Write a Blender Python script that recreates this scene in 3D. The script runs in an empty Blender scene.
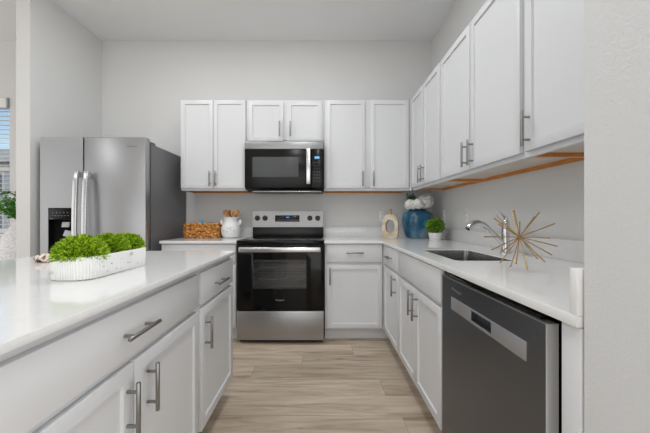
import bpy, bmesh, math, random
from mathutils import Vector, Matrix
R = math.radians
rnd = random.Random(7)
S = bpy.context.scene
COL = S.collection

# ---------------------------------------------------------------- camera, sky, daylight, fill lights, exposure
CAM_H = 1.11
cd = bpy.data.cameras.new('camera'); cam = bpy.data.objects.new('camera', cd); COL.objects.link(cam)
cam.location = (0, 0, CAM_H); cam.rotation_euler = (R(90), 0, 0)
cd.sensor_width = 36; cd.lens = 290 / 650 * 36
cd.shift_x = 4 / 650; cd.shift_y = 0.5 / 650
cd.clip_start = .02
S.camera = cam

W = bpy.data.worlds.new('world'); S.world = W; W.use_nodes = True
nt = W.node_tree; bg = nt.nodes['Background']
sky = nt.nodes.new('ShaderNodeTexSky'); sky.sky_type = 'NISHITA'; sky.sun_disc = False
sky.sun_elevation = R(38); sky.sun_rotation = R(160); sky.air_density = 1.2; sky.dust_density = .6
nt.links.new(sky.outputs[0], bg.inputs[0]); bg.inputs[1].default_value = .17

def area(name, loc, rot, sx, sy, power, col=(1, 1, 1), shape='RECTANGLE'):
    l = bpy.data.lights.new(name, 'AREA'); l.shape = shape; l.size = sx; l.size_y = sy
    l.energy = power; l.color = col
    o = bpy.data.objects.new(name, l); COL.objects.link(o); o.location = loc; o.rotation_euler = rot
    return o
area('daylight_patio_window', (-1.3, -4.2, 1.15), (R(94), 0, 0), 6.0, 2.2, 74, (.965, .985, 1))
area('daylight_dining_window', (-5.3, .5, 1.3), (R(96), 0, R(-90)), 4.2, 2.3, 33, (.96, .98, 1))
area('right_side_fill', (3.0, -1.9, 1.15), (R(94), 0, R(90)), 3.8, 2.2, 76, (.965, .985, 1))  # fill added from the right for island fronts and left wall, no known window
for i, (x, y) in enumerate([(-.1, 1.75), (-1.3, 1.85), (.02, .75), (.3, -.9), (-1.8, -1.6), (-3.9, .2)]):
    area('overhead_fill', (x, y, 3.035), (0, 0, 0), .3, .3, 12 if y > 1.5 else 9 if x == .02 else 14, (.965, .985, 1), 'DISK')  # added overhead fill without fixtures, lifts floor, counters and left wall

S.view_settings.view_transform = 'Standard'
try: S.view_settings.look = 'None'
except Exception: pass
S.view_settings.gamma = 1; S.view_settings.use_curve_mapping = False
S.view_settings.exposure = -0.21

# ---------------------------------------------------------------- materials
def lin(c):
    return tuple((v / 255 / 12.92) if v / 255 <= .04045 else ((v / 255 + .055) / 1.055) ** 2.4 for v in c) + (1,)
def mat(name, rgb, rough=.5, metal=0, spec=.5, coat=0, emit=None, estr=1):
    m = bpy.data.materials.new(name); m.use_nodes = True
    p = m.node_tree.nodes['Principled BSDF']
    p.inputs['Base Color'].default_value = lin(rgb); p.inputs['Roughness'].default_value = rough
    p.inputs['Metallic'].default_value = metal; p.inputs['Specular IOR Level'].default_value = spec
    p.inputs['Coat Weight'].default_value = coat
    if emit:
        p.inputs['Emission Color'].default_value = lin(emit); p.inputs['Emission Strength'].default_value = estr
    return m
def nodes(m): return m.node_tree.nodes, m.node_tree.links, m.node_tree.nodes['Principled BSDF']
def coords(m, scale=(1, 1, 1), src='Object', rot=(0, 0, 0)):
    n, l, p = nodes(m)
    tc = n.new('ShaderNodeTexCoord'); mp = n.new('ShaderNodeMapping')
    mp.inputs['Scale'].default_value = scale; mp.inputs['Rotation'].default_value = rot
    l.new(tc.outputs[src], mp.inputs[0]); return mp.outputs[0]
def noise(m, vec, scale, detail=2, rough=.5):
    n, l, p = nodes(m)
    t = n.new('ShaderNodeTexNoise'); t.inputs['Scale'].default_value = scale
    t.inputs['Detail'].default_value = detail; t.inputs['Roughness'].default_value = rough
    l.new(vec, t.inputs['Vector']); return t.outputs['Fac']
def ramp(m, fac, stops):
    n, l, p = nodes(m)
    r = n.new('ShaderNodeValToRGB'); e = r.color_ramp.elements
    e[0].position, e[0].color = stops[0][0], lin(stops[0][1]); e[1].position, e[1].color = stops[-1][0], lin(stops[-1][1])
    for q, c in stops[1:-1]:
        x = e.new(q); x.color = lin(c)
    l.new(fac, r.inputs[0]); return r.outputs[0]
def bump(m, fac, strength, dist):
    n, l, p = nodes(m)
    b = n.new('ShaderNodeBump'); b.inputs['Strength'].default_value = strength; b.inputs['Distance'].default_value = dist
    l.new(fac, b.inputs['Height']); l.new(b.outputs[0], p.inputs['Normal'])
def mottled(name, scale, stops, rough=.5, vscale=(1, 1, 1), detail=3, bmp=None, **k):
    m = mat(name, stops[0][1], rough, **k)
    f = noise(m, coords(m, vscale), scale, detail)
    n, l, p = nodes(m); l.new(ramp(m, f, stops), p.inputs['Base Color'])
    if bmp: bump(m, f, *bmp)
    return m

def paint(name, rgb, strength=.12):
    m = mat(name, rgb, .75, spec=.3)
    f = noise(m, coords(m, (1, 1, 1), 'Generated' if False else 'Object'), 150, 3, .6); bump(m, f, strength, .004)
    return m
M_wall = paint('wall_paint', (221, 221, 220))
M_ceil = paint('ceiling_paint', (243, 244, 245))
M_stub = paint('wall_paint_textured', (214, 215, 216), .3)
M_cab = mat('cabinet_white', (218, 219, 221), .38, spec=.4)
M_raw = mottled('raw_wood', 9, [(.3, (198, 122, 50)), (.7, (224, 154, 78))], .6, (1, 8, 8))
M_under = mottled('underside_board', 6, [(.3, (214, 203, 188)), (.7, (226, 217, 204))], .6)
M_quartz = mottled('white_quartz', 30, [(.35, (232, 232, 232)), (.65, (235, 235, 235))], .07, spec=.5)
M_nickel = mat('brushed_nickel', (150, 150, 148), .34, 1)
def steel(name, rgb, rough, along):
    m = mat(name, rgb, rough, 1)
    sc = {'x': (1, 200, 200), 'y': (200, 1, 200), 'z': (200, 200, 1)}[along]
    f = noise(m, coords(m, sc), 2, 2); bump(m, f, .05, .0006)
    return m
M_steel = steel('stainless_steel', (168, 168.5, 171), .36, 'x')
M_steelpanel = steel('stainless_panel', (156, 156, 157), .38, 'x')
M_steelv = mat('stainless_bright', (205, 205, 206), .25, 1)
M_steeldark = steel('dark_stainless', (116, 119, 125), .34, 'x')
M_steelstrip = mat('satin_steel_strip', (168, 168, 170), .45, .6)
M_sink = steel('sink_steel', (168, 168, 168), .24, 'y')
M_chrome = mat('chrome', (214, 214, 216), .07, 1)
M_black = mat('black_enamel', (14, 14, 15), .3, spec=.4)
M_blackgloss = mat('black_glass', (10, 10, 11), .1, spec=.28)
M_micro = mat('microwave_black', (20, 20, 21), .2, spec=.22)
M_microwin = mat('microwave_window', (84, 85, 86), .3, spec=.2)
M_gasket = mat('gasket_black', (8, 8, 8), .8, spec=.2)
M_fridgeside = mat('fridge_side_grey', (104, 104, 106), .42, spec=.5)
M_knob = mat('knob_black', (18, 18, 18), .35)
M_mark = mat('printed_mark', (172, 172, 172), .5)
M_dim = mat('printed_dim_mark', (110, 110, 112), .5)
M_blue_led = mat('display_blue', (30, 90, 200), .3, emit=(50, 120, 235), estr=1.2)
M_cyan_led = mat('display_cyan', (110, 180, 220), .3, emit=(110, 180, 220), estr=.45)
M_plastic = mat('white_plastic', (236, 236, 234), .35)
M_paddle = mat('grey_paddle', (190, 190, 190), .35)
M_rack = mat('oven_rack', (130, 130, 130), .3, 1)
M_cavity = mat('oven_cavity', (215, 215, 216), .5)
M_brass = mat('brushed_brass', (190, 158, 104), .38, .8)
M_gold = mat('gold_neck', (196, 160, 90), .3, 1)

def glass(name, tint, gloss=.06):
    m = bpy.data.materials.new(name); m.use_nodes = True; n = m.node_tree.nodes; l = m.node_tree.links
    n.clear()
    o = n.new('ShaderNodeOutputMaterial'); t = n.new('ShaderNodeBsdfTransparent'); g = n.new('ShaderNodeBsdfGlossy')
    mx = n.new('ShaderNodeMixShader'); lw = n.new('ShaderNodeLayerWeight'); pw = n.new('ShaderNodeMath'); pw.operation = 'POWER'; pw.inputs[1].default_value = 4
    f = n.new('ShaderNodeMath'); f.operation = 'MULTIPLY_ADD'; f.inputs[1].default_value = .7; f.inputs[2].default_value = .04
    l.new(lw.outputs['Facing'], pw.inputs[0]); l.new(pw.outputs[0], f.inputs[0])
    t.inputs[0].default_value = (tint, tint, tint, 1); g.inputs['Roughness'].default_value = gloss
    l.new(f.outputs[0], mx.inputs[0]); l.new(t.outputs[0], mx.inputs[1]); l.new(g.outputs[0], mx.inputs[2])
    l.new(mx.outputs[0], o.inputs[0]); return m
M_ovenglass = glass('oven_glass', .85)
M_winglass = glass('window_glass', .96, .02)

# floor planks run left to right
M_floor = mat('plank_floor', (150, 126, 104), .42, spec=.4)
def floor_nodes():
    m = M_floor; n, l, p = nodes(m)
    v0 = coords(m, (1, 1, 1))
    # every row of planks starts at its own random length
    sep = n.new('ShaderNodeSeparateXYZ'); l.new(v0, sep.inputs[0])
    dv = n.new('ShaderNodeMath'); dv.operation = 'DIVIDE'; dv.inputs[1].default_value = .18; l.new(sep.outputs[1], dv.inputs[0])
    fl = n.new('ShaderNodeMath'); fl.operation = 'FLOOR'; l.new(dv.outputs[0], fl.inputs[0])
    wn = n.new('ShaderNodeTexWhiteNoise'); wn.noise_dimensions = '1D'; l.new(fl.outputs[0], wn.inputs['W'])
    ma = n.new('ShaderNodeMath'); ma.operation = 'MULTIPLY_ADD'; ma.inputs[1].default_value = 1.3; l.new(wn.outputs['Value'], ma.inputs[0]); l.new(sep.outputs[0], ma.inputs[2])
    cb = n.new('ShaderNodeCombineXYZ'); l.new(ma.outputs[0], cb.inputs[0]); l.new(sep.outputs[1], cb.inputs[1]); v = cb.outputs[0]
    br = n.new('ShaderNodeTexBrick'); br.offset = 0; br.inputs['Scale'].default_value = 1
    br.inputs['Brick Width'].default_value = 1.3; br.inputs['Row Height'].default_value = .18
    br.inputs['Mortar Size'].default_value = .0009; br.inputs['Mortar Smooth'].default_value = .3
    br.inputs['Color1'].default_value = (.0, .0, .0, 1); br.inputs['Color2'].default_value = (1, 1, 1, 1)
    br.inputs['Mortar'].default_value = (.3, .3, .3, 1)
    l.new(v, br.inputs['Vector'])
    # shift the grain from plank to plank
    add = n.new('ShaderNodeVectorMath'); add.operation = 'MULTIPLY_ADD'
    l.new(br.outputs['Color'], add.inputs[0]); add.inputs[1].default_value = (7, 3, 5); l.new(v, add.inputs[2])
    mp = n.new('ShaderNodeMapping'); mp.inputs['Scale'].default_value = (.8, 8.5, 1); l.new(add.outputs[0], mp.inputs[0])
    f1 = n.new('ShaderNodeTexNoise'); f1.inputs['Scale'].default_value = 2.2; f1.inputs['Detail'].default_value = 8
    f1.inputs['Roughness'].default_value = .62; f1.inputs['Distortion'].default_value = .7; l.new(mp.outputs[0], f1.inputs['Vector'])
    grain = ramp(m, f1.outputs['Fac'], [(.30, (158, 140, 121)), (.43, (194, 177, 157)), (.56, (213, 198, 180)), (.74, (226, 211, 194))])
    mx = n.new('ShaderNodeMix'); mx.data_type = 'RGBA'; mx.blend_type = 'MULTIPLY'; mx.inputs[0].default_value = 1
    tone = ramp(m, br.outputs['Color'], [(0, (224, 222, 220)), (1, (255, 253, 250))])
    l.new(grain, mx.inputs[6]); l.new(tone, mx.inputs[7])
    mo = n.new('ShaderNodeMix'); mo.data_type = 'RGBA'; mo.inputs[7].default_value = lin((126, 106, 88))
    l.new(br.outputs['Fac'], mo.inputs[0]); l.new(mx.outputs[2], mo.inputs[6])
    l.new(mo.outputs[2], p.inputs['Base Color'])
    bump(m, f1.outputs['Fac'], .12, .002)
floor_nodes()

# ---------------------------------------------------------------- mesh helpers
def NB(): return bmesh.new()
def box(bm, x0, x1, y0, y1, z0, z1, bev=0, seg=2):
    r = bmesh.ops.create_cube(bm, size=1, matrix=Matrix.Translation(((x0 + x1) / 2, (y0 + y1) / 2, (z0 + z1) / 2)) @
                              Matrix.Diagonal((abs(x1 - x0), abs(y1 - y0), abs(z1 - z0), 1)))
    vs = r['verts']
    if bev:
        es = list({e for v in vs for e in v.link_edges})
        bmesh.ops.bevel(bm, geom=es, offset=bev, segments=seg, profile=.5, affect='EDGES', clamp_overlap=True)
    return bm
def frame_from(d):
    d = d.normalized(); a = Vector((0, 0, 1)) if abs(d.z) < .9 else Vector((1, 0, 0))
    u = d.cross(a).normalized(); return u, d.cross(u).normalized()
def tube(bm, pts, rad, seg=12, caps=True, closed=False, flat=None):
    pts = [Vector(p) for p in pts]; n = len(pts)
    if not hasattr(rad, '__len__'): rad = [rad] * n
    rings = []; u = None
    for i, p in enumerate(pts):
        if closed: d = pts[(i + 1) % n] - pts[i - 1]
        else: d = pts[min(i + 1, n - 1)] - pts[max(i - 1, 0)]
        d.normalize()
        if u is None: u, w = frame_from(d)
        else:
            u = (u - d * u.dot(d)).normalized(); w = d.cross(u)
        f = flat or 1
        rings.append([bm.verts.new(p + (u * math.cos(2 * math.pi * k / seg) + w * f * math.sin(2 * math.pi * k / seg)) * rad[i]) for k in range(seg)])
    for i in range(n if closed else n - 1):
        a, b = rings[i], rings[(i + 1) % n]
        for k in range(seg): bm.faces.new((a[k], a[(k + 1) % seg], b[(k + 1) % seg], b[k]))
    if caps and not closed:
        bm.faces.new(rings[0][::-1]); bm.faces.new(rings[-1])
    return bm
def cyl(bm, a, b, r0, r1=None, seg=16): return tube(bm, [a, b], [r0, r0 if r1 is None else r1], seg)
def lathe(bm, prof, seg=40, c=(0, 0), sx=1, sy=1, mod=None, cap0=True, cap1=False):
    rings = []
    for r, z in prof:
        rg = []
        for k in range(seg):
            t = 2 * math.pi * k / seg; q = r * (mod(t, z) if mod else 1)
            rg.append(bm.verts.new((c[0] + q * math.cos(t) * sx, c[1] + q * math.sin(t) * sy, z)))
        rings.append(rg)
    for a, b in zip(rings, rings[1:]):
        for k in range(seg): bm.faces.new((a[k], a[(k + 1) % seg], b[(k + 1) % seg], b[k]))
    if cap0: bm.faces.new(rings[0][::-1])
    if cap1: bm.faces.new(rings[-1])
    return bm
def ball(bm, c, r, sub=3, sc=(1, 1, 1)):
    bmesh.ops.create_icosphere(bm, subdivisions=sub, radius=r, matrix=Matrix.Translation(c) @ Matrix.Diagonal((*sc, 1)))
    return bm
def shaker(x0, x1, z0, z1, t=.02, st=.057, rec=.009):
    """door slab, front face at y=0 looking to -y, sunk flat panel"""
    bm = NB(); box(bm, x0, x1, 0, t, z0, z1, .0015, 2)
    f = max((f for f in bm.faces if f.normal.y < -.99), key=lambda q: q.calc_area())
    bmesh.ops.inset_region(bm, faces=[f], thickness=st - .0015, depth=0)
    bmesh.ops.inset_region(bm, faces=[f], thickness=.003, depth=-rec)
    return bm
def slab(x0, x1, z0, z1, t=.02):
    bm = NB(); box(bm, x0, x1, 0, t, z0, z1, .002, 2); return bm
def finish(me, smooth):
    if smooth:
        me.polygons.foreach_set('use_smooth', [True] * len(me.polygons)); me.set_sharp_from_angle(angle=R(smooth if smooth > 1 else 40))
def obj(name, bm, m, parent=None, smooth=40, fix=True, loc=None):
    if fix: bmesh.ops.recalc_face_normals(bm, faces=bm.faces[:])
    me = bpy.data.meshes.new(name); bm.to_mesh(me); bm.free(); finish(me, smooth)
    me.materials.append(m)
    o = bpy.data.objects.new(name, me); COL.objects.link(o)
    if parent: o.parent = parent
    if loc: o.location = loc
    return o
def thing(name, label, cat, loc=(0, 0, 0), rz=0, group=None):
    o = bpy.data.objects.new(name, None); COL.objects.link(o); o.location = loc; o.rotation_euler = (0, 0, rz)
    o.empty_display_size = .05
    return tag(o, label, cat, group)
def tag(o, label, cat, group=None):
    o['label'] = label; o['category'] = cat
    if group: o['group'] = group
    return o
def struct(name, bm, m, smooth=0, parent=None):
    o = obj(name, bm, m, parent, smooth); o['kind'] = 'structure'; return o
def plate(name, loops, z0, z1, m, bev=.0012):
    """flat polygon with holes, extruded z0..z1 (2D curve turned into a mesh)"""
    cu = bpy.data.curves.new(name, 'CURVE'); cu.dimensions = '2D'; cu.fill_mode = 'BOTH'
    cu.extrude = (z1 - z0) / 2 - bev; cu.bevel_depth = bev; cu.bevel_resolution = 1; cu.offset = -bev
    for lp in loops:
        s = cu.splines.new('POLY'); s.points.add(len(lp) - 1); s.use_cyclic_u = True
        for q, p in zip(s.points, lp): q.co = (p[0], p[1], 0, 1)
    t = bpy.data.objects.new(name + '_outline', cu); COL.objects.link(t)
    dg = bpy.context.evaluated_depsgraph_get(); me = bpy.data.meshes.new_from_object(t.evaluated_get(dg))
    bpy.data.objects.remove(t); bpy.data.curves.remove(cu)
    for v in me.vertices: v.co.z += (z0 + z1) / 2
    me.materials.clear(); me.materials.append(m); finish(me, 40); me.name = name
    o = bpy.data.objects.new(name, me); COL.objects.link(o); return o
def rrect(x0, x1, y0, y1, r, n=6):
    out = []
    for cx, cy, a in ((x1 - r, y1 - r, 0), (x0 + r, y1 - r, 90), (x0 + r, y0 + r, 180), (x1 - r, y0 + r, 270)):
        for k in range(n + 1):
            t = R(a + 90 * k / n); out.append((cx + r * math.cos(t), cy + r * math.sin(t)))
    return out
def loft(bm, loops, cap0=True, cap1=True):
    rings = [[bm.verts.new(p) for p in lp] for lp in loops]; n = len(rings[0])
    for a, b in zip(rings, rings[1:]):
        for k in range(n): bm.faces.new((a[k], a[(k + 1) % n], b[(k + 1) % n], b[k]))
    if cap0: bm.faces.new(rings[0][::-1])
    if cap1: bm.faces.new(rings[-1])
    return bm
def text(name, s, width, m, parent, loc, rot=(R(90), 0, 0), ext=.0006):
    cu = bpy.data.curves.new(name, 'FONT'); cu.body = s; cu.size = 1; cu.align_x = 'CENTER'; cu.align_y = 'CENTER'; cu.resolution_u = 3
    o = bpy.data.objects.new(name, cu); COL.objects.link(o)
    dg = bpy.context.evaluated_depsgraph_get(); dg.update(); w = max(o.evaluated_get(dg).dimensions.x, .01)
    cu.size = width / w; cu.extrude = ext
    dg.update(); me = bpy.data.meshes.new_from_object(o.evaluated_get(dg)); bpy.data.objects.remove(o)
    me.materials.clear(); me.materials.append(m)
    o = bpy.data.objects.new(name, me); COL.objects.link(o)
    o.parent = parent; o.location = loc; o.rotation_euler = rot
    return o

# ---------------------------------------------------------------- the room
YB, XR, XL, ZC = 3.19, 1.21, -2.41, 3.048
b = NB(); box(b, -5.6, 3.2, -4.5, YB + .12, -.1, 0); struct('floor', b, M_floor)
b = NB(); box(b, -5.6, 3.2, -4.5, YB + .12, ZC, ZC + .1); struct('ceiling', b, M_ceil)
WX0, WX1, WZ0, WZ1 = -4.55, -3.425, .93, 2.42           # dining window opening in the back wall
b = NB()
box(b, WX1, XR, YB, YB + .12, 0, ZC); box(b, -5.6, WX0, YB, YB + .12, 0, ZC)
box(b, WX0, WX1, YB, YB + .12, 0, WZ0); box(b, WX0, WX1, YB, YB + .12, WZ1, ZC)
struct('wall_back', b, M_wall)
b = NB(); box(b, XR, XR + .12, .495, YB + .12, 0, ZC); struct('wall_right', b, M_wall)
b = NB(); box(b, -2.526, XL, 2.402, YB, 0, ZC); struct('wall_left', b, M_wall)
b = NB(); box(b, .551, XR, .47, .61, 0, ZC, .004); struct('wall_front', b, M_stub)
b = NB(); box(b, -5.72, -5.6, -4.5, YB + .12, 0, ZC); struct('wall_dining', b, M_wall)
b = NB(); box(b, 3.2, 3.32, -4.5, .6, 0, ZC); box(b, XR + .12, 3.2, .495, .61, 0, ZC); struct('wall_hall', b, M_wall)
b = NB(); box(b, -5.6, 3.2, -4.62, -4.5, 0, ZC); struct('wall_rear', b, M_wall)

# window with its sash, sill, glass
M_frame = mat('window_frame', (238, 238, 238), .4)
b = NB()
for x0, x1, z0, z1 in ((WX0, WX0 + .05, WZ0, WZ1), (WX1 - .05, WX1, WZ0, WZ1), (WX0, WX1, WZ0, WZ0 + .05), (WX0, WX1, WZ1 - .05, WZ1), (WX0, WX1, 1.62, 1.67)):
    box(b, x0, x1, YB + .06, YB + .11, z0, z1, .003)
win = struct('window_1', b, M_frame)
b = NB(); box(b, WX0 + .05, WX1 - .05, YB + .082, YB + .088, WZ0 + .05, WZ1 - .05); o = obj('window_glass', b, M_winglass, win, 0)
b = NB(); box(b, WX0 - .04, WX1 + .04, YB - .05, YB + .06, WZ0 - .03, WZ0, .004); obj('window_sill', b, M_frame, win)
bl = thing('window_blind', 'white horizontal slat blind with slats open in the dining window', 'blind', (WX0 + .01, YB + .03, 0))
ww = WX1 - WX0 - .02
b = NB(); box(b, 0, ww - .012, -.045, .02, 2.31, 2.415, .004); obj('headrail', b, M_frame, bl)
b = NB(); box(b, ww - .012, ww + .004, -.05, .02, 2.31, 2.415, .002); obj('end_bracket', b, mat('bracket_grey', (170, 170, 172), .5), bl)
b = NB()
z = 2.28
while z > WZ0 + .06:
    bmesh.ops.create_cube(b, size=1, matrix=Matrix.Translation((ww / 2, 0, z)) @ Matrix.Rotation(R(10), 4, 'X') @ Matrix.Diagonal((ww - .01, .048, .003, 1))); z -= .05
obj('slats', b, M_frame, bl, 0)
b = NB(); box(b, .005, ww - .005, -.024, .024, WZ0 + .004, WZ0 + .022, .003); obj('bottom_rail', b, M_frame, bl)
for x in (.12, ww - .12):
    b = NB(); box(b, x, x + .003, -.026, -.024, WZ0 + .02, 2.31); obj('ladder_cord', b, M_frame, bl, 0)

# neighbour building outside
nb = thing('neighbour_building', 'pale grey building outside beyond the dining window blind', 'building', (-15.5, 13, 0))
b = NB(); box(b, -5, 5, 0, 6, -1, 3.55); obj('wall', b, mottled('siding', 2, [(.4, (196, 200, 204)), (.6, (210, 213, 216))], .8), nb, 0)
b = NB(); box(b, -5.3, 5.3, -.3, 6.3, 3.55, 4.1, .03); obj('roof_edge', b, mat('fascia', (232, 234, 236), .7), nb, 0)
for zz in (.4, 2.0):
    for x in (-3.4, -1.4, .4, 2.1, 3.7):
        b = NB(); box(b, x, x + .95, -.06, .02, zz, zz + 1.15, .02); w = obj('window', b, mat('window_white', (236, 238, 240), .5), nb)
        b = NB(); box(b, x + .09, x + .86, -.08, -.05, zz + .1, zz + 1.05); obj('pane', b, mat('pane_grey', (92, 104, 116), .15), w, 0)

# ---------------------------------------------------------------- cabinets
def handle_mesh(L=.15, gap=.096):
    bm = NB(); tube(bm, [(0, -.032, -L / 2), (0, -.032, -L / 2 + .0015), (0, -.032, L / 2 - .0015), (0, -.032, L / 2)], [.0052, .0062, .0062, .0052], 14)
    for s in (-1, 1): cyl(bm, (0, .0005, s * gap / 2), (0, -.031, s * gap / 2), .0048, seg=12)
    return bm
hm = handle_mesh(); bmesh.ops.recalc_face_normals(hm, faces=hm.faces[:])
H_ME = bpy.data.meshes.new('handle'); hm.to_mesh(H_ME); hm.free(); finish(H_ME, 40); H_ME.materials.append(M_nickel)
def handle(parent, x, z, horiz=False):
    o = bpy.data.objects.new('handle', H_ME); COL.objects.link(o); o.parent = parent; o.location = (x, 0, z)
    if horiz: o.rotation_euler = (0, R(90), 0)
    return o
def fronts(t, fr):
    for f in fr:
        k, x0, x1, z0, z1 = f[:5]
        o = obj('door' if k == 'door' else 'drawer' if k == 'drawer' else 'false_front', shaker(x0, x1, z0, z1) if k == 'door' else slab(x0, x1, z0, z1), M_cab, t)
        if len(f) > 5: handle(o, f[6], f[7], f[5] == 'h')
def base_cab(label, loc, rz, w, fr, depth=.60, cat='cabinet', kind='base_cabinet', top=.874):
    t = thing(kind, label, cat, loc, rz)
    b = NB(); box(b, 0, w, .0205, depth, .115, top, .001); obj('carcass', b, M_cab, t)
    b = NB(); box(b, 0, w, .095, .115, 0, .115); obj('toe_kick', b, M_cab, t)
    fronts(t, fr); return t
def wall_cab(label, loc, rz, w, z0, z1, fr, depth=.323):
    t = thing('wall_cabinet', label, 'cabinet', loc, rz)
    b = NB(); box(b, 0, w, .0205, depth, z0 + .022, z1, .001)
    box(b, 0, w, .0205, .040, z0, z0 + .03)
    obj('carcass', b, M_cab, t)
    b = NB(); box(b, .014, w - .014, .0402, depth - .02, z0 + .0195, z0 + .0218); obj('underside', b, M_under, t, 0)
    b = NB(); box(b, 0, w, depth - .02, depth, z0, z0 + .0218)
    box(b, .003, .014, .0402, depth - .02, z0 + .002, z0 + .0218); box(b, w - .014, w - .003, .0402, depth - .02, z0 + .002, z0 + .0218)
    obj('bottom_rail', b, M_raw, t, 0)
    for x in (0, w - .003):
        b = NB(); box(b, x, x + .003, .0402, depth - .02, z0 + .001, z0 + .0218); obj('side_edge', b, M_cab, t, 0)
    fronts(t, fr); return t
U0, U1 = 1.372, 2.272
YU = 2.865
d0, d1 = U0 + .022, U1 - .006
# back wall, left to right
wall_cab('white double door wall cabinet beside the refrigerator, left of the microwave', (-1.39, YU, 0), 0, .647, U0, U1,
         [('door', .004, .3215, d0, d1, 'v', .295, 1.487), ('door', .3265, .643, d0, d1, 'v', .353, 1.487)])
wall_cab('short white double door wall cabinet directly above the microwave', (-.741, YU, 0), 0, .772, 1.846, U1,
         [('door', .024, .368, 1.862, d1 - .012, 'v', .335, 1.975), ('door', .406, .750, 1.862, d1 - .012, 'v', .439, 1.975)])
wall_cab('white double door wall cabinet between the microwave and the corner', (.033, YU, 0), 0, .843, U0, U1,
         [('door', .018, .403, d0, d1, 'v', .376, 1.487), ('door', .455, .835, d0, d1, 'v', .482, 1.487)])
# right wall; local x runs towards the camera
XU = .885
def rwall(Y0): return (XU, Y0, 0), R(-90)
def rw(label, Y0, Y1, fr): wall_cab(label, (XU, Y0, 0), R(-90), Y0 - Y1, U0, U1, fr)
rw('narrowest-looking white double door wall cabinet on the right wall, nearest the corner vase', YU - .004, 2.163,
   [('door', .012, .332, d0, d1, 'v', .302, 1.487), ('door', .342, .692, d0, d1, 'v', .372, 1.487)])
rw('white double door wall cabinet over the sink, middle of the right wall run', 2.161, 1.282,
   [('door', .012, .430, d0, d1, 'v', .400, 1.487), ('door', .440, .868, d0, d1, 'v', .470, 1.487)])
rw('white single door wall cabinet above the dishwasher, cut off by the textured wall end', 1.280, .615,
   [('door', .018, .650, d0, d1, 'v', .048, 1.487)])
b = NB(); box(b, .877, .90, YU + .004, YU + .02, U0, U1)
tag(obj('corner_filler', b, M_cab, None, 0), 'slim white filler strip where the two wall cabinet runs meet in the corner', 'filler')

ZT, ZB = .900, .8755
DT, DM, DL, DB = .868, .711, .688, .128
YF = 2.562
base_cab('white base cabinet beside the refrigerator under the basket and utensil jar', (-1.415, YF, 0), 0, .668,
         [('drawer', .006, .662, DM, DT, 'h', .334, .785), ('door', .006, .332, DB, DL, 'v', .302, .60), ('door', .336, .662, DB, DL, 'v', .366, .60)])
base_cab('white base cabinet with one drawer and one door right of the stove', (.035, YF, 0), 0, .515,
         [('drawer', .018, .505, DM, DT, 'h', .262, .795), ('door', .018, .505, DB, DL, 'v', .044, .590)])
XF = .550
def rb(label, Y0, Y1, fr, **k): return base_cab(label, (XF, Y0, 0), R(-90), Y0 - Y1, fr, depth=.58, **k)
rb('narrow white base cabinet with small drawer, first from the corner on the right run', YF - .004, 2.070,
   [('drawer', .02, .478, DM, DT, 'h', .25, .787), ('door', .02, .478, DB, DL, 'v', .25 + .17, .600)])
rb('white sink base cabinet with blank false front between narrow drawer cabinet and dishwasher', 2.068, 1.328,
   [('false', .008, .732, DM, DT), ('door', .008, .368, DB, DL, 'v', .340, .600), ('door', .373, .732, DB, DL, 'v', .414, .592)], top=.70)
bf = thing('base_corner_filler', 'slim white filler strip where the two base cabinet runs meet in the corner', 'filler', (.552, 2.56, 0))
b = NB(); box(b, 0, .023, .0005, .0235, .115, .872); obj('strip', b, M_cab, bf, 0)
b = NB(); loft(b, [[(-.001, .096, z), (.092, .096, z), (.092, 0, z), (.112, 0, z), (.112, .116, z), (-.001, .116, z)] for z in (0, .1145)]); obj('toe_kick', b, M_cab, bf, 0)
b = NB(); box(b, XF, XR - .03, .613, .663, 0, ZB - .002, .001)
tag(obj('end_panel', b, M_cab), 'white vertical end panel between dishwasher and textured wall end', 'panel')

# ---------------------------------------------------------------- island
XI = -.545
base_cab('wide white island cabinet with one long drawer over two doors', (XI, .39, 0), R(90), .912,
         [('drawer', .008, .902, DM, .854, 'h', .462, .780), ('door', .008, .452, DB, DL, 'v', .425, .570), ('door', .460, .902, DB, DL, 'v', .521, .578)], kind='island_cabinet', top=.8805)
base_cab('narrower white island cabinet with small drawer over one door, nearest the stove', (XI, 1.304, 0), R(90), .496,
         [('drawer', .022, .488, DM, .854, 'h', .238, .770), ('door', .022, .488, DB, DL, 'v', .060, .568)], kind='island_cabinet', top=.8805)
ic = plate('island_countertop', [rrect(-1.54, -.53, .25, 1.802, .006)], ZT - .019, ZT, M_quartz)
tag(ic, 'glossy white quartz countertop on the kitchen island under the grass planter', 'countertop')

# counters along the walls
SX0, SX1, SY0, SY1 = .650, .945, 1.392, 1.868
ct = thing('countertop', 'glossy white quartz L shaped countertop running round the corner with sink and vases', 'countertop')
lo = plate('worktop', [[(.028, 2.548), (.54, 2.548), (.54, .613), (XR - .002, .613), (XR - .002, YB - .002), (.028, YB - .002)], rrect(SX0, SX1, SY0, SY1, .032)[::-1]], ZB, ZT, M_quartz)
lo.parent = ct
b = NB(); box(b, .028, XR - .022, YB - .022, YB - .002, ZT, ZT + .10, .002); obj('backsplash', b, M_quartz, ct)
b = NB(); box(b, XR - .022, XR - .002, .634, YB - .002, ZT, ZT + .10, .002); obj('backsplash', b, M_quartz, ct)
b = NB(); box(b, .542, XR - .002, .613, .633, ZT, ZT + .10, .002); obj('side_splash', b, M_quartz, ct)
ct2 = thing('countertop', 'short white quartz countertop between refrigerator and stove under the basket', 'countertop')
lo = plate('worktop', [[(-1.42, 2.548), (-.741, 2.548), (-.741, YB - .002), (-1.42, YB - .002)]], ZB, ZT, M_quartz); lo.parent = ct2
b = NB(); box(b, -1.42, -.741, YB - .022, YB - .002, ZT, ZT + .10, .002); obj('backsplash', b, M_quartz, ct2)

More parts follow.
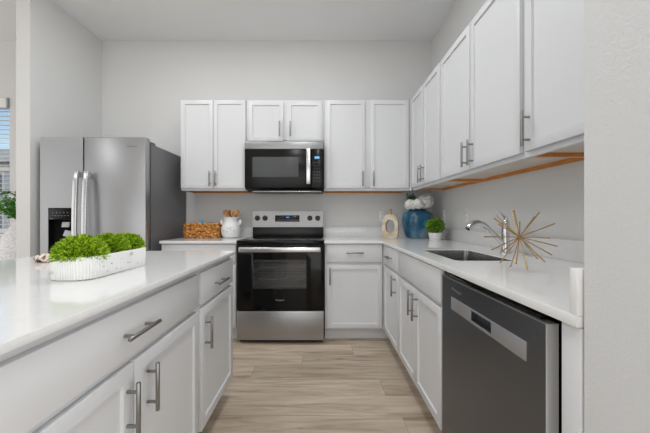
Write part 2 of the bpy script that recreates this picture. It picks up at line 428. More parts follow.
# ---------------------------------------------------------------- sink and faucet
sk = thing('sink', 'stainless steel undermount sink sunk in the white countertop', 'sink', ((SX0 + SX1) / 2, (SY0 + SY1) / 2, 0))
hx, hy = (SX1 - SX0) / 2, (SY1 - SY0) / 2
def rl(dx, z, r): return [(x, y, z) for x, y in rrect(-hx - dx, hx + dx, -hy - dx, hy + dx, r)]
b = NB(); loft(b, [rl(-.0008, ZB - .01, .032), rl(-.0008, ZT - .005, .032), rl(-.0035, ZT - .004, .030), rl(-.006, ZB - .03, .03), rl(-.012, .73, .04), rl(-.03, .712, .04), rl(-.09, .709, .02)], cap0=False)
obj('basin', b, M_sink, sk)
b = NB(); lathe(b, [(.042, .7095), (.042, .712), (.03, .713), (.026, .7105)], 24, cap1=True); obj('drain', b, M_chrome, sk)

fc = thing('faucet', 'chrome pull-out faucet with raised lever behind the sink', 'faucet', (1.07, 1.68, ZT))
b = NB(); lathe(b, [(.03, 0), (.03, .006), (.024, .012), (.022, .05), (.021, .15), (.019, .185), (.012, .20), (.004, .204)], 24, cap1=True); obj('body', b, M_chrome, fc)
b = NB()
sp = [(-.004, 0, .04), (-.03, 0, .07), (-.065, 0, .107), (-.10, 0, .143), (-.135, -.002, .168), (-.165, -.004, .176), (-.19, -.006, .172), (-.212, -.008, .158), (-.226, -.01, .143)]
tube(b, sp, [.016, .016, .0155, .016, .0165, .0175, .0185, .018, .0155], 16, flat=.95); obj('spout', b, M_chrome, fc)
b = NB(); cyl(b, (-.226, -.01, .143), (-.2285, -.0103, .140), .0125, seg=16); obj('aerator', b, M_knob, fc)
b = NB(); tube(b, [(0, 0, .195), (-.006, 0, .212), (-.022, 0, .228), (-.045, 0, .242), (-.064, 0, .252)], [.015, .012, .009, .0075, .006], 12, flat=.7); obj('lever', b, M_chrome, fc)
b = NB(); lathe(b, [(.024, 0), (.024, .004), (.016, .009), (.004, .011)], 24, cap1=True)
o = obj('deck_hole_cover', b, M_chrome, None, loc=(1.115, 1.565, ZT)); tag(o, 'small round chrome deck cap on the countertop by the faucet', 'cap')

# ---------------------------------------------------------------- range
rg = thing('range', 'black and stainless freestanding electric stove between the base cabinets', 'stove', (-.355, 2.527, 0))
w = .379
b = NB()
box(b, -w, w, .05, .64, .035, .34); box(b, -w, -.30, .05, .64, .34, .872); box(b, .30, w, .05, .64, .34, .872)
box(b, -.30, .30, .05, .64, .79, .872); box(b, -.30, .30, .56, .64, .34, .79); obj('body', b, M_black, rg, 0)
b = NB(); box(b, -.2995, -.297, .05, .56, .341, .789); box(b, .297, .2995, .05, .56, .341, .789); box(b, -.297, .297, .556, .5595, .341, .789); box(b, -.297, .297, .05, .556, .341, .344); obj('oven_liner', b, M_cavity, rg, 0)
for zz in (.55, .66):
    b = NB()
    for x in (-.29, 0, .29): cyl(b, (x, .08, zz), (x, .54, zz), .003, seg=6)
    for k in range(6): cyl(b, (-.295, .08 + k * .092, zz), (.295, .08 + k * .092, zz), .004 if k == 0 else .0026, seg=8)
    obj('oven_rack', b, M_rack, rg)
b = NB(); box(b, -w + .01, w - .01, .06, .6, 0, .036); obj('base', b, M_black, rg, 0)
b = NB(); box(b, -w, w, 0, .045, .036, .290, .004); obj('drawer', b, M_steel, rg)
dz0, dz1 = .300, .868
ox0, ox1, oz0, oz1 = -.237, .228, .487, .735
b = NB()
box(b, -w, ox0, 0, .046, dz0, dz1, .002); box(b, ox1, w, 0, .046, dz0, dz1, .002)
box(b, ox0 - .004, ox1 + .004, .0004, .046, dz0 + .002, oz0); box(b, ox0 - .004, ox1 + .004, .0004, .046, oz1, dz1 - .002)
dr = obj('oven_door', b, M_blackgloss, rg)
b = NB(); box(b, ox0 - .002, ox1 + .002, .004, .008, oz0 - .002, oz1 + .002); obj('window', b, M_ovenglass, dr, 0)
b = NB()
for x0, x1, z0, z1 in ((ox0, ox0 + .006, oz0, oz1), (ox1 - .006, ox1, oz0, oz1), (ox0, ox1, oz0, oz0 + .006), (ox0, ox1, oz1 - .006, oz1)): box(b, x0, x1, .001, .004, z0, z1)
obj('window_frame', b, mat('window_trim_grey', (70, 70, 72), .3), dr, 0)
b = NB(); box(b, -.352, .352, -.052, -.030, .806, .852, .009, 3)
for s in (-1, 1): box(b, s * .33 - .014, s * .33 + .014, -.035, .002, .813, .845, .004)
obj('handle', b, M_steelv, dr)
text('logo', 'Whirlpool', .074, M_mark, dr, (-.004, -.0006, .385))
b = NB(); box(b, -.381, .381, -.006, .585, .873, .906, .004); ck = obj('cooktop', b, M_blackgloss, rg)
for x, y, r in ((-.19, .15, .1), (.19, .15, .085), (-.19, .42, .075), (.19, .42, .1)):
    b = NB(); lathe(b, [(r - .002, .9063), (r, .9063)], 40, (x, y), cap0=False); obj('burner_ring', b, M_dim, ck, fix=False)
b = NB(); box(b, -.379, .379, .586, .645, .875, 1.004, .003); obj('vent_riser', b, M_black, rg)
b = NB()
loft(b, [[(-.379, y, z) for y, z in ((.563, 1.002), (.580, 1.172), (.645, 1.172), (.645, 1.002))], [(.379, y, z) for y, z in ((.563, 1.002), (.580, 1.172), (.645, 1.172), (.645, 1.002))]])
bmesh.ops.bevel(b, geom=b.edges[:], offset=.004, segments=2, affect='EDGES')
bgd = obj('backguard', b, M_steelpanel, rg)
def bgy(z): return .563 + (z - 1.002) * .1
tilt = math.atan(.1)
for x in (-.324, -.243, .236, .320):
    b = NB(); z = 1.098
    tube(b, [(0, .002, 0), (0, -.004, 0), (0, -.005, 0), (0, -.024, 0), (0, -.026, 0)], [.028, .028, .024, .022, .020], 24)
    box(b, -.0035, .0035, -.031, -.02, -.019, .019, .001)
    o = obj('knob', b, M_knob, bgd, loc=(x, bgy(z), z)); o.rotation_euler = (-tilt, 0, 0)
z = 1.094
b = NB(); box(b, -.130, .130, -.002, .004, -.034, .034, .001); dp = obj('display', b, M_blackgloss, bgd, loc=(-.005, bgy(z), z)); dp.rotation_euler = (-tilt, 0, 0)
b = NB(); box(b, -.013, .021, -.0030, -.0018, .006, .019, .0004); obj('clock_readout', b, M_blue_led, dp, 0)
b = NB()
for r_ in range(2):
    for c in range(9):
        if r_ == 0 and 3 <= c <= 5: continue
        x = -.108 + c * .027; zz = .008 - r_ * .028
        box(b, x - .006, x + .006, -.0026, -.0018, zz - .002, zz + .002)
o = obj('button_marks', b, M_dim, dp, 0)

# ---------------------------------------------------------------- microwave
mw = thing('microwave', 'black over-the-range microwave with stainless top strip above the stove', 'microwave', (-.355, 2.792, 0))
w = .381
b = NB(); box(b, -w, w, 0.03, .395, 1.376, 1.838, .002); obj('body', b, M_black, mw)
b = NB(); box(b, -w, w, -.004, .032, 1.765, 1.836, .004); obj('vent_strip', b, M_steelpanel, mw)
b = NB()
dx0, dx1, mz0, mz1 = -w, .262, 1.392, 1.765
b = NB(); box(b, dx0, dx1, 0, .032, mz0, mz1, .004); md = obj('door', b, M_micro, mw)
b = NB(); box(b, -.305, .138, -.0012, .004, 1.495, 1.688, .001); obj('window', b, M_microwin, md)
b = NB(); loft(b, [[(x, y, z) for x, y in rrect(.214, .256, -.034 - q, -.016 - q, .008, 4)] for z, q in ((1.425, -.004), (1.45, .004), (1.59, .010), (1.735, .004), (1.758, -.004))])
for zz in (1.45, 1.735): box(b, .222, .248, -.022, .002, zz - .012, zz + .012, .003)
obj('handle', b, M_steelv, md)
b = NB(); box(b, .264, w, 0, .032, mz0, mz1, .003); cp = obj('control_panel', b, M_micro, mw)
b = NB(); box(b, .294, .340, -.0012, .003, 1.671, 1.694); obj('display', b, M_cyan_led, cp, 0)
b = NB()
for r_ in range(7):
    for c in range(3):
        x = .293 + c * .024; zz = 1.635 - r_ * .03; s = .005 if r_ in (3, 4, 5) else .0032
        box(b, x - s, x + s, -.0008, .001, zz - .0028, zz + .0028)
obj('button_marks', b, M_dim, cp, 0)
b = NB(); loft(b, [[(-w + .004, .0, 1.390), (w - .004, .0, 1.390), (w - .004, .39, 1.378), (-w + .004, .39, 1.378)], [(-w + .03, .035, 1.355), (w - .006, .035, 1.355), (w - .006, .39, 1.362), (-w + .03, .39, 1.362)]])
obj('bottom_housing', b, M_black, mw)
b = NB(); box(b, -.31, w - .02, .022, .03, 1.3560, 1.3625, .002); obj('bottom_trim', b, M_steelv, mw)

# ---------------------------------------------------------------- refrigerator
fr = thing('refrigerator', 'stainless steel side-by-side refrigerator with black water dispenser', 'refrigerator', (-1.912, 2.43, 0))
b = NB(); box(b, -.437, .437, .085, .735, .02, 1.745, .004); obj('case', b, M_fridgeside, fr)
b = NB(); box(b, -.432, .432, .06, .087, .06, 1.735); obj('gasket', b, M_gasket, fr, 0)
b = NB(); box(b, -.43, .43, .05, .6, 0, .07); obj('base_grille', b, M_gasket, fr, 0)
gx = -.078
# left door with the dispenser opening
cx0, cx1, cz0, cz1 = -.374, -.176, .79, 1.088
b = NB()
box(b, -.442, cx0, 0, .066, .075, 1.78); box(b, cx1, gx - .004, 0, .066, .075, 1.78)
box(b, cx0, cx1, 0, .066, .075, cz0); box(b, cx0, cx1, 0, .066, 1.187, 1.78)
box(b, cx0, cx1, .055, .066, cz0, 1.187)
bmesh.ops.remove_doubles(b, verts=b.verts[:], dist=.0001)
ld = obj('door', b, M_steel, fr, 0)
b = NB(); box(b, cx0, cx1, .0005, .054, cz1, 1.187, .003); dpn = obj('dispenser_panel', b, M_micro, ld)
b = NB()
for k in range(5):
    box(b, cx0 + .035 + k * .031, cx0 + .041 + k * .031, -.0006, .001, 1.143, 1.152 if k % 2 else 1.149)
for k in range(6): box(b, cx0 + .03 + k * .026, cx0 + .042 + k * .026, -.0006, .001, 1.120, 1.123)
box(b, cx0 + .012, cx0 + .04, -.0006, .001, 1.094, 1.098)
M_icon = mat('panel_icon', (130, 130, 132), .5)
b2 = obj('icons', b, M_icon, ld, 0)
b = NB(); box(b, cx0, cx0 + .003, .004, .055, cz0, cz1); box(b, cx1 - .003, cx1, .004, .055, cz0, cz1); box(b, cx0, cx1, .052, .0549, cz0, cz1); box(b, cx0, cx1, .004, .055, cz0, cz0 + .004)
obj('dispenser_recess', b, M_gasket, ld, 0)
for x, z, ry, hh in ((-.252, 1.045, 0, .022), (-.235, .968, R(14), .026)):
    b = NB(); box(b, -.032, .032, -.005, .005, -hh, hh, .003); o = obj('dispenser_paddle', b, M_paddle, ld, loc=(x, .03, z)); o.rotation_euler = (R(-12), ry, 0)
b = NB(); box(b, gx + .004, .442, 0, .066, .075, 1.78, .006); rd = obj('door', b, M_steel, fr)
def fh(x):
    bm = NB(); zs = [(1.492, .030), (1.487, .034), (1.40, .044), (1.2, .054), (1.02, .057), (.84, .054), (.64, .044), (.535, .034), (.53, .030)]
    loft(bm, [[(px, py, z) for px, py in rrect(x - .019, x + .019, -q - .014, -q + .008, .006, 4)] for z, q in zs])
    for z in (1.462, .56): box(bm, x - .013, x + .013, -.036, .002, z - .022, z + .022, .004)
    return bm
obj('handle', fh(-.104), M_steelv, ld); obj('handle', fh(-.024), M_steelv, rd)
text('logo', 'Whirlpool', .082, mat('logo_grey', (120, 120, 122), .4, .6), rd, (.326, -.0006, 1.702))
for x in (-.40, .40):
    b = NB(); box(b, x - .035, x + .035, .03, .16, 1.745, 1.765, .004); obj('hinge_cover', b, M_fridgeside, fr)

# ---------------------------------------------------------------- dishwasher (local x runs towards the camera)
dw = thing('dishwasher', 'dark stainless dishwasher built in under the right counter', 'dishwasher', (.553, 1.322, 0), R(-90))
b = NB(); box(b, .004, .648, .05, .58, .10, .868); obj('tub', b, M_gasket, dw, 0)
b = NB(); box(b, .01, .60, .09, .12, 0, .10); obj('toe_kick', b, M_gasket, dw, 0)
px0, px1, pz0, pz1 = .256, .384, .731, .768
b = NB()
box(b, 0, px0, 0, .029, .10, .845); box(b, px1, .609, 0, .029, .10, .845); box(b, px0, px1, 0, .029, .10, pz0); box(b, px0, px1, 0, .029, pz1, .845)
bmesh.ops.remove_doubles(b, verts=b.verts[:], dist=.0001)
dd = obj('door', b, M_steeldark, dw, 0)
b = NB(); box(b, px0, px1, .022, .029, pz0, pz1); obj('pocket', b, M_steeldark, dd, 0)
b = NB(); sx0, sx1, sz0, sz1 = .097, .543, .722, .774
box(b, sx0, px0, -.004, .001, sz0, sz1, .0012); box(b, px1, sx1, -.004, .001, sz0, sz1, .0012)
box(b, px0 - .002, px1 + .002, -.0038, .001, sz0, pz0); box(b, px0 - .002, px1 + .002, -.0038, .001, pz1, sz1)
obj('handle', b, M_steelstrip, dd)
b = NB(); box(b, 0.0, .609, -.0006, .0295, .8452, .8475); obj('door_top_edge', b, M_steelstrip, dd, 0)
b = NB(); box(b, .6092, .6115, -.0005, .0295, .10, .8475); obj('door_side_edge', b, mat('door_side_grey', (196, 196, 197), .5), dd, 0)
text('logo', 'Whirlpool', .085, M_dim, dd, (.137, -.0006, .806))
b = NB(); cyl(b, (.573, -.001, .806), (.573, .002, .806), .006, seg=20); obj('badge', b, M_steeldark, dd)
b = NB(); box(b, .02, .585, .006, .04, .850, .860, .002); obj('control_strip', b, M_blackgloss, dw)

# ---------------------------------------------------------------- wall outlets
def outlet(label, loc, rz, kind='outlet'):
    t = thing('wall_outlet', label, 'outlet', loc, rz)
    b = NB(); box(b, -.029, .029, -.006, 0, -.058, .058, .0025); obj('cover_plate', b, M_plastic, t)
    for s in (-1, 1):
        b = NB(); box(b, -.016, .016, -.0085, -.004, s * .022 - .014, s * .022 + .014, .003); r = obj('receptacle', b, M_plastic, t)
        b = NB()
        for x in (-.006, .006): box(b, x - .0011, x + .0011, -.0089, -.008, s * .022 - .003, s * .022 + .006)
        obj('slot', b, M_gasket, r, 0)
outlet('white outlet plate on the back wall behind the beige arch ornament', ((381.8 - 321) * YB / 290, YB, 1.12), 0)
outlet('white outlet plate on the right wall between faucet and small round plant', (XR, 2.40, 1.125), R(-90))
outlet('white outlet plate on the right wall beside the round plant near the corner', (XR, 2.86, 1.125), R(-90))

# ---------------------------------------------------------------- foliage helpers
def leafmat(name, c0, c1, rough=.5):
    m = mat(name, c0, rough, spec=.3)
    n, l, p = nodes(m)
    g = n.new('ShaderNodeNewGeometry')
    l.new(ramp(m, g.outputs['Random Per Island'], [(0, c0), (1, c1)]), p.inputs['Base Color'])
    p.inputs['Subsurface Weight'].default_value = .0
    return m
def leaf(bm, p, d, L, wd, up=None, droop=.2):
    d = d.normalized(); u, v = frame_from(d)
    a = rnd.uniform(0, 6.28); s = u * math.cos(a) + v * math.sin(a); nn = d.cross(s)
    q = [p, p + d * L * .5 + s * wd / 2 + nn * L * .06, p + d * L - Vector((0, 0, droop * L)), p + d * L * .5 - s * wd / 2 + nn * L * .06]
    bm.faces.new([bm.verts.new(x) for x in q])
def rdir(zmin=-1):
    while True:
        v = Vector((rnd.gauss(0, 1), rnd.gauss(0, 1), rnd.gauss(0, 1))).normalized()
        if v.z >= zmin: return v
def tuft(bm, c, r, sc, n, L, wd, zmin, core=True, droop=.2):
    c = Vector(c)
    for _ in range(n):
        d = rdir(zmin); rr = r * rnd.uniform(.66, .9)
        p = c + Vector((d.x * sc[0], d.y * sc[1], d.z * sc[2])) * rr
        dd = (d + rdir() * .75).normalized()
        leaf(bm, p, dd, L * rnd.uniform(.7, 1.25), wd * rnd.uniform(.8, 1.2), droop=droop)
M_grass = leafmat('bright_grass', (58, 112, 6), (196, 228, 54))
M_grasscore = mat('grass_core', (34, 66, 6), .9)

# planter on the island
pl = thing('grass_planter', 'long white fluted planter with three bright green grass tufts on the island', 'planter', (-.835, 1.118, ZT))
def flute(dx, z, r):
    base = rrect(-.075 - dx, .075 + dx, -.174 - dx, .174 + dx, r, 10)
    out = []; acc = 0; n = len(base); pts = []
    # resample evenly and press flutes in
    per = [0]
    for i in range(n): per.append(per[-1] + (Vector(base[(i + 1) % n]) - Vector(base[i])).length)
    N = 440; tot = per[-1]; j = 0
    for k in range(N):
        s = tot * k / N
        while per[j + 1] < s: j += 1
        t = (s - per[j]) / (per[j + 1] - per[j]); a, b_ = Vector(base[j]), Vector(base[(j + 1) % n])
        p = a.lerp(b_, t); d = (b_ - a).normalized(); nr = Vector((d.y, -d.x))
        pts.append(p - nr * (.0022 * abs(math.sin(math.pi * k / 4))) * (0 if r < 0 else 1))
    return [(p.x, p.y, z) for p in pts]
b = NB(); loft(b, [flute(-.006, 0, .05), flute(-.001, .004, .05), flute(0, .03, .05), flute(.001, .076, .05), flute(-.002, .078, .05), flute(-.008, .077, .05), flute(-.009, .06, .05)])
M_plant_white = mottled('planter_white_glaze', 14, [(.30, (196, 192, 186)), (.34, (236, 236, 234)), (.7, (242, 242, 240))], .5, detail=4)
obj('tray', b, M_plant_white, pl)
b = NB()
for _ in range(11):
    y = rnd.uniform(-.12, .13); z = rnd.uniform(.012, .06); s = rnd.uniform(.001, .0022)
    ball(b, (.0752, y, z), s, 1, (.6, 1.5, 1))
obj('glaze_chip', b, mat('chip_grey', (96, 92, 88), .7), pl)
for y, r, z in ((-.108, .082, .077), (.026, .070, .084), (.132, .064, .084)):
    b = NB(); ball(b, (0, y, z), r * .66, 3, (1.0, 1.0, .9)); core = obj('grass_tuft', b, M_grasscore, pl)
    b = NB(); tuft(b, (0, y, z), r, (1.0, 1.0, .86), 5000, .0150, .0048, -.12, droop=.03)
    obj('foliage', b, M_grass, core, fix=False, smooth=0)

# mottled shell-like ornament left of the planter
M_shell = mottled('shell_mottled', 60, [(.40, (104, 60, 38)), (.47, (186, 140, 112)), (.55, (240, 236, 230)), (.75, (214, 206, 198))], .5, bmp=(.5, .004))
b = NB(); bmesh.ops.create_icosphere(b, subdivisions=4, radius=1)
for v in b.verts:
    c = v.co; k = 1 + .16 * math.sin(7 * c.x + 2 * c.y) * math.cos(5 * c.y + c.z * 4) + .05 * math.sin(17 * c.x)
    v.co = Vector((c.x * .060 * k, c.y * .038 * k, max(c.z, -.7) * .022 * k + .0155))
o = obj('shell', b, M_shell, None, loc=(-1.285, 1.365, ZT)); o.rotation_euler = (0, 0, R(-8))
tag(o, 'small brown and white mottled rough ornament lying on the island behind the planter', 'ornament')

# tall vase with leafy branches behind the left wall end
vx, vy = -2.86, 2.78
M_vase = mottled('white_textured_ceramic', 45, [(.35, (214, 214, 216)), (.55, (234, 234, 236)), (.75, (244, 244, 244))], .5, bmp=(.45, .006))
b = NB(); lathe(b, [(.10, 0), (.14, .02), (.17, .25), (.19, .5), (.19, .65), (.175, .8), (.14, .92), (.10, 1.0), (.075, 1.035), (.08, 1.06), (.07, 1.06), (.06, 1.0)], 48)
o = obj('floor_vase', b, M_vase, None, loc=(vx, vy, 0)); tag(o, 'tall white textured floor vase half hidden by the left wall end', 'vase')
lb = thing('leafy_branches', 'green leafy branches standing in the tall white vase by the window', 'plant', (vx, vy, 1.0))
M_leaf = leafmat('green_leaves', (44, 104, 34), (112, 168, 74))
bs, bl_ = NB(), NB()
for k in range(26):
    a = rnd.uniform(0, 6.28); sp_ = rnd.uniform(.05, .25); hgt = rnd.uniform(.15, .40)
    e = Vector((math.cos(a) * sp_, math.sin(a) * sp_, hgt)); pts = [Vector((0, 0, -.08)), Vector((e.x * .1, e.y * .1, .06)), e * .6 + Vector((0, 0, .03)), e]
    if e.y > .3: continue
    tube(bs, pts, [.0035, .003, .0022, .0012], 6)
    for j in range(28):
        t = rnd.uniform(.3, 1); p = pts[1].lerp(e, t)
        leaf(bl_, p + rdir() * .012, rdir(-.4), rnd.uniform(.028, .05), rnd.uniform(.016, .028))
obj('stem', bs, mat('stem_green', (70, 90, 40), .6), lb); obj('foliage', bl_, M_leaf, lb, fix=False, smooth=0)

# ---------------------------------------------------------------- left counter: basket, jar, utensils
M_wicker = mottled('wicker', 38, [(.32, (110, 62, 22)), (.48, (196, 130, 58)), (.66, (236, 182, 106))], .6, bmp=(.3, .003))
bk = thing('wicker_basket', 'brown woven wicker basket on the short counter beside the refrigerator', 'basket', (-1.196, 2.965, ZT))
hx_, hy_, hz_ = .163, .098, .142
def per(dx, n): 
    base = rrect(-hx_ - dx, hx_ + dx, -hy_ - dx, hy_ + dx, .025, 5); P = [Vector(p) for p in base]; L = [0]
    for i in range(len(P)): L.append(L[-1] + (P[(i + 1) % len(P)] - P[i]).length)
    out = []; j = 0
    for k in range(n):
        s = L[-1] * k / n
        while L[j + 1] < s: j += 1
        a, c = P[j], P[(j + 1) % len(P)]; d = (c - a).normalized()
        out.append((a.lerp(c, (s - L[j]) / (L[j + 1] - L[j])), Vector((d.y, -d.x))))
    return out
b = NB(); rows = 9
for r_ in range(rows):
    P = per(0, 176)
    tube(b, [(p.x + nr.x * .006 * math.sin(math.pi * k / 4 + r_ * math.pi), p.y + nr.y * .006 * math.sin(math.pi * k / 4 + r_ * math.pi), .009 + r_ * (hz_ - .018) / (rows - 1) + .003 * math.sin(k * .7 + r_)) for k, (p, nr) in enumerate(P)], .0088, 6, closed=True)
obj('weave', b, M_wicker, bk)
b = NB(); P = per(-.004, 60)
lp = [[(p.x, p.y, z) for p, nr in P] for z in (.004, hz_)]; lp2 = [[(p.x * .95, p.y * .92, z) for p, nr in P] for z in (hz_, .012)]
loft(b, lp + lp2); obj('lining', b, mat('basket_dark', (84, 48, 20), .8), bk)
b = NB(); tube(b, [(p.x, p.y, hz_) for p, nr in per(.002, 90)], .009, 8, closed=True); obj('rim', b, M_wicker, bk)
b = NB(); lathe(b, [(.03, 0), (.032, .004), (.032, .105), (.024, .122), (.012, .13)], 20, cap1=True)
bt = thing('bottle', 'small bottle with blue cap poking out of the wicker basket', 'bottle', (-1.223, 2.97, ZT + .0125)); obj('body', b, mat('bottle_white', (230, 234, 236), .3), bt)
b = NB(); lathe(b, [(.0145, .126), (.0145, .158), (.008, .170), (.004, .171)], 18, cap1=True); obj('cap', b, mat('blue_cap', (84, 168, 206), .4), bt)

jx, jy = -.918, 2.955
jr = thing('utensil_jar', 'white ceramic utensil jar with ear handles beside the stove', 'jar', (jx, jy, ZT))
M_jar = mottled('white_ceramic_jar', 30, [(.2, (200, 200, 202)), (.30, (236, 236, 236)), (.8, (242, 242, 242))], .3)
b = NB(); lathe(b, [(.062, 0), (.078, .006), (.092, .04), (.097, .075), (.093, .11), (.078, .14), (.07, .155), (.07, .196), (.074, .203), (.07, .207), (.063, .203), (.063, .15), (.08, .08), (.06, .012)], 44, cap1=True); obj('body', b, M_jar, jr)
for s in (-1, 1):
    b = NB(); tube(b, [(s * .082, 0, .130), (s * .094, 0, .138), (s * .100, 0, .158), (s * .097, 0, .180), (s * .094, 0, .180), (s * .088, 0, .160), (s * .074, 0, .150)], [.007, .010, .011, .009, .008, .008, .007], 10); obj('ear_handle', b, M_jar, jr)
b = NB()
for x0, z0, x1, z1 in ((-.06, .075, -.03, .078), (-.012, .105, .004, .09), (.012, .10, .03, .106), (.03, .09, .018, .082), (.045, .072, .066, .076), (-.02, .062, .0, .066)):
    pts = []
    for t in (0, .5, 1):
        x = x0 + (x1 - x0) * t; z = z0 + (z1 - z0) * t; rr = .0975 if z < .1 else .0975 - (z - .1) * .35
        pts.append((x, -math.sqrt(max(rr * rr - x * x, 0)) - .0003, z))
    tube(b, pts, .0016, 6)
obj('print', b, mat('grey_print', (120, 122, 128), .6), jr)
def utensil(name, label, dx, dy, hx2, kind, shade):
    m = mottled('utensil_wood', 16, [(.3, tuple(int(c * .8) for c in shade)), (.7, shade)], .55, (6, 6, 1))
    bm = NB(); f = Vector((dx * .3, dy * .3, .014)); e = Vector((dx, dy, .212)); top = Vector((hx2, dy, .282))
    tube(bm, [f, e], [.006, .006], 10)
    d = (top - e).normalized(); prof = [(0, .007), (.18, .016), (.4, .026), (.65, .029), (.88, .022), (1, .01)] if kind == 'spoon' else [(0, .008), (.15, .022), (.4, .027), (.8, .029), (.95, .026), (1, .018)]
    lps = []
    for t, hw in prof:
        c = e + (top - e) * t; sd = Vector((d.z, 0, -d.x))
        lps.append([c - sd * hw + Vector((0, -.002, 0)), c + Vector((0, .006 if kind == 'spoon' else -.0035, 0)), c + sd * hw + Vector((0, -.002, 0)), c + Vector((0, .009 if kind == 'spoon' else .0035, 0))])
    loft(bm, lps)
    if kind == 'slotted':
        pass
    o = obj(name, bm, m, None, smooth=60, loc=(jx, jy, ZT)); return tag(o, label, 'utensil', 'wooden utensils in the white jar')
utensil('wooden_spoon', 'dark tan wooden spoon leaning left in the utensil jar', -.035, -.01, -.058, 'spoon', (178, 122, 70))
utensil('wooden_turner', 'brown wooden turner standing upright in the middle of the utensil jar', -.003, .022, -.006, 'turner', (150, 98, 52))
ut = utensil('slotted_turner', 'pale wooden turner with dark holes on the right of the utensil jar', .028, -.018, .040, 'turner', (214, 164, 104))
b = NB()
for x, z in ((.026, .235), (.029, .247), (.046, .232), (.03, .26), (.044, .262)): cyl(b, (x, -.0255, z), (x, -.0205, z), .0045, seg=10)
obj('hole', b, mat('dark_hole', (66, 38, 18), .8), ut)
utensil('wooden_spoon', 'light wooden spoon behind the turner with holes in the utensil jar', .046, .015, .066, 'spoon', (204, 152, 92))

# ---------------------------------------------------------------- corner decor
vx2, vy2 = .978, 2.945
M_blue = mottled('blue_glaze', 5, [(.34, (14, 72, 102)), (.5, (36, 98, 128)), (.62, (122, 146, 160))], .14, coat=.4)
b = NB(); lathe(b, [(.085, 0), (.112, .006), (.135, .07), (.149, .14), (.152, .19), (.145, .235), (.122, .262), (.09, .275), (.084, .288), (.078, .288), (.076, .27), (.12, .24), (.14, .16), (.10, .02)], 56, mod=lambda t, z: 1 + .018 * math.cos(6 * t + .4), cap1=True)
o = obj('vase', b, M_blue, None, loc=(vx2, vy2, ZT)); tag(o, 'large glossy blue ceramic vase holding white flowers in the corner', 'vase')
M_petal = leafmat('white_petals', (234, 233, 229), (250, 250, 248)); M_green = leafmat('dark_leaves', (28, 56, 24), (70, 108, 52))
M_bcore = mat('bloom_core', (226, 225, 216), .9); M_stem = mat('flower_stem', (66, 96, 44), .6)
def bloom(label, dx, dy, z, r):
    t = thing('white_hydrangea', label, 'flower', (vx2, vy2, ZT), 0, 'white flowers in the blue vase')
    b = NB(); tube(b, [(dx * .2, dy * .2, .06), (dx * .45, dy * .45, .27), (dx, dy, z)], .004, 8); obj('stem', b, M_stem, t)
    b = NB(); ball(b, (dx, dy, z), r * .8, 3, (1, 1, .9)); c = obj('bloom', b, M_bcore, t)
    b = NB(); ctr = Vector((dx, dy, z))
    for k in range(260):
        d = rdir(-.8); p = ctr + Vector((d.x, d.y, d.z * .92)) * r * rnd.uniform(.82, .98); u, v = frame_from((d + rdir() * .35).normalized()); q = r * .2; a = rnd.uniform(0, 1.5)
        for j in range(4):
            a1 = a + j * math.pi / 2; e1 = u * math.cos(a1) + v * math.sin(a1); e2 = u * math.cos(a1 + .7) + v * math.sin(a1 + .7); e3 = u * math.cos(a1 - .7) + v * math.sin(a1 - .7)
            b.faces.new([b.verts.new(x) for x in (p, p + e3 * q * .8, p + e1 * q * 1.2 + d * q * .25, p + e2 * q * .8)])
    obj('petals', b, M_petal, c, fix=False, smooth=0)
bloom('white hydrangea bloom on the left side of the blue vase mouth', -.088, -.05, .330, .058)
bloom('white hydrangea bloom in the front middle of the blue vase mouth', -.016, -.085, .338, .058)
bloom('largest white hydrangea bloom on the right side of the blue vase mouth', .062, -.055, .360, .080)
sg = thing('green_sprig', 'dark green leafy sprig rising above the white flowers in the blue vase', 'leaves', (vx2, vy2, ZT))
b = NB(); tube(b, [(-.01, .01, .06), (-.03, .02, .28), (-.058, .01, .40)], .004, 8); obj('stem', b, M_stem, sg)
b = NB()
for k in range(240):
    p = Vector((-.062, -.01, .40)) + Vector((rnd.gauss(0, .02), rnd.gauss(0, .02), rnd.gauss(0, .02))); leaf(b, p, rdir(-.3), rnd.uniform(.014, .024), .013)
for v in b.verts: v.co.z = min(v.co.z, .466)
obj('foliage', b, M_green, sg, fix=False, smooth=0)

# arch ornament
ar = thing('arch_ornament', 'beige oval ring ornament with gold neck beside the blue vase', 'ornament', (.692, 2.885, ZT), R(-30))
M_arch = mottled('beige_stone', 9, [(.35, (182, 162, 132)), (.52, (206, 190, 164)), (.68, (226, 222, 214))], .5, (1, 1, 2), bmp=(.15, .002))
n = 48; out, inn = [], []
for k in range(n):
    t = 2 * math.pi * k / n; c, s = math.cos(t), math.sin(t)
    ex = .55 if s > 0 else .30
    x = .080 * math.copysign(abs(c) ** (ex if s < 0 else .75), c); z = .118 + .118 * math.copysign(abs(s) ** (.75 if s > 0 else ex), s)
    out.append((x, z)); inn.append((.046 * c + .002, .118 + .066 * s))
b = NB(); hd = .026
A = [[b.verts.new((x, y, z)) for x, z in lp] for lp, y in ((out, -hd), (out, hd), (inn, hd), (inn, -hd))]
for i in range(4):
    p, q = A[i], A[(i + 1) % 4]
    for k in range(n): b.faces.new((p[k], p[(k + 1) % n], q[(k + 1) % n], q[k]))
bmesh.ops.recalc_face_normals(b, faces=b.faces[:])
bmesh.ops.bevel(b, geom=[e for e in b.edges if e.calc_face_angle(0) > .9], offset=.004, segments=2, affect='EDGES')
obj('ring_body', b, M_arch, ar)
b = NB(); lathe(b, [(.016, .232), (.013, .24), (.010, .255), (.010, .276), (.014, .284), (.013, .287), (.008, .284)], 20, cap1=True); obj('neck', b, M_gold, ar)

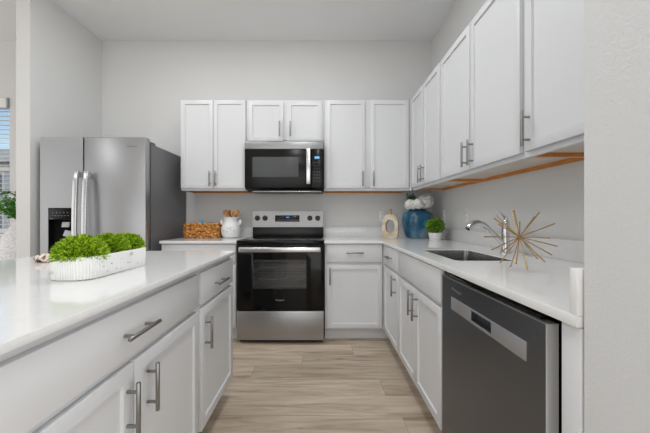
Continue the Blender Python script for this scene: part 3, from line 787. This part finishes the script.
# small round potted plant
pp = thing('potted_plant', 'small clipped round green plant in white pot in front of blue vase', 'plant', (1.045, 2.655, ZT))
b = NB(); lathe(b, [(.046, 0), (.05, .004), (.060, .062), (.061, .066), (.056, .067), (.053, .055)], 32, cap1=True); obj('pot', b, M_plastic, pp)
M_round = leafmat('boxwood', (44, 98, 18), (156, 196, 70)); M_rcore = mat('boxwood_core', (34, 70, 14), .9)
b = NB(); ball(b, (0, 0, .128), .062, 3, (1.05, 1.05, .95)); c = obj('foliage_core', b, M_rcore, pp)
b = NB(); tuft(b, (0, 0, .128), .082, (1.0, 1.0, .92), 1900, .018, .009, -.75); obj('foliage', b, M_round, c, fix=False, smooth=0)

# starburst
sb = thing('starburst_sculpture', 'gold metal starburst ornament of thin rods standing on the right counter', 'sculpture', (.815, 1.19, ZT))
tips = [(240, 227, 1), (278, 297, 1), (325, 367, -1), (383, 388, -1), (412, 372, 1), (473, 400, -1), (527, 345, 1), (567, 362, 1), (605, 325, -1), (635, 277, -1), (592, 233, 1), (505, 198, -1), (622, 155, -1), (538, 95, 1), (512, 118, -1), (432, 145, -1), (400, 80, 1), (388, 85, -1), (305, 112, -1), (292, 125, 1), (315, 158, 1), (335, 308, 1)]
cz = .128; C0 = Vector((0, 0, cz)); Rr = .158
for tx, ty, sg_ in tips:
    best = None
    for i in list(range(0, 96)) + list(range(-1, -96, -1)):                                     # depth that gives every rod the same real length
        dyy = -sg_ * i / 100 * Rr; Yd = 1.19 + dyy
        e = Vector(((440 + tx * .1846 - 321) / 290 * Yd - .815, dyy, CAM_H - (195 + ty * .1846 - 217) / 290 * Yd - ZT))
        if e.z < .0035: continue
        er = abs((e - C0).length - Rr)
        if best is None or er < best[0] - (.012 if i < 0 else 0): best = (er, e)
    e = best[1]
    b = NB(); tube(b, [C0 + (e - C0) * .03, C0 + (e - C0) * .6, e], [.0016, .0022, .0026], 8); obj('rod', b, M_brass, sb)
b = NB(); ball(b, C0, .009, 2); obj('hub', b, M_brass, sb)
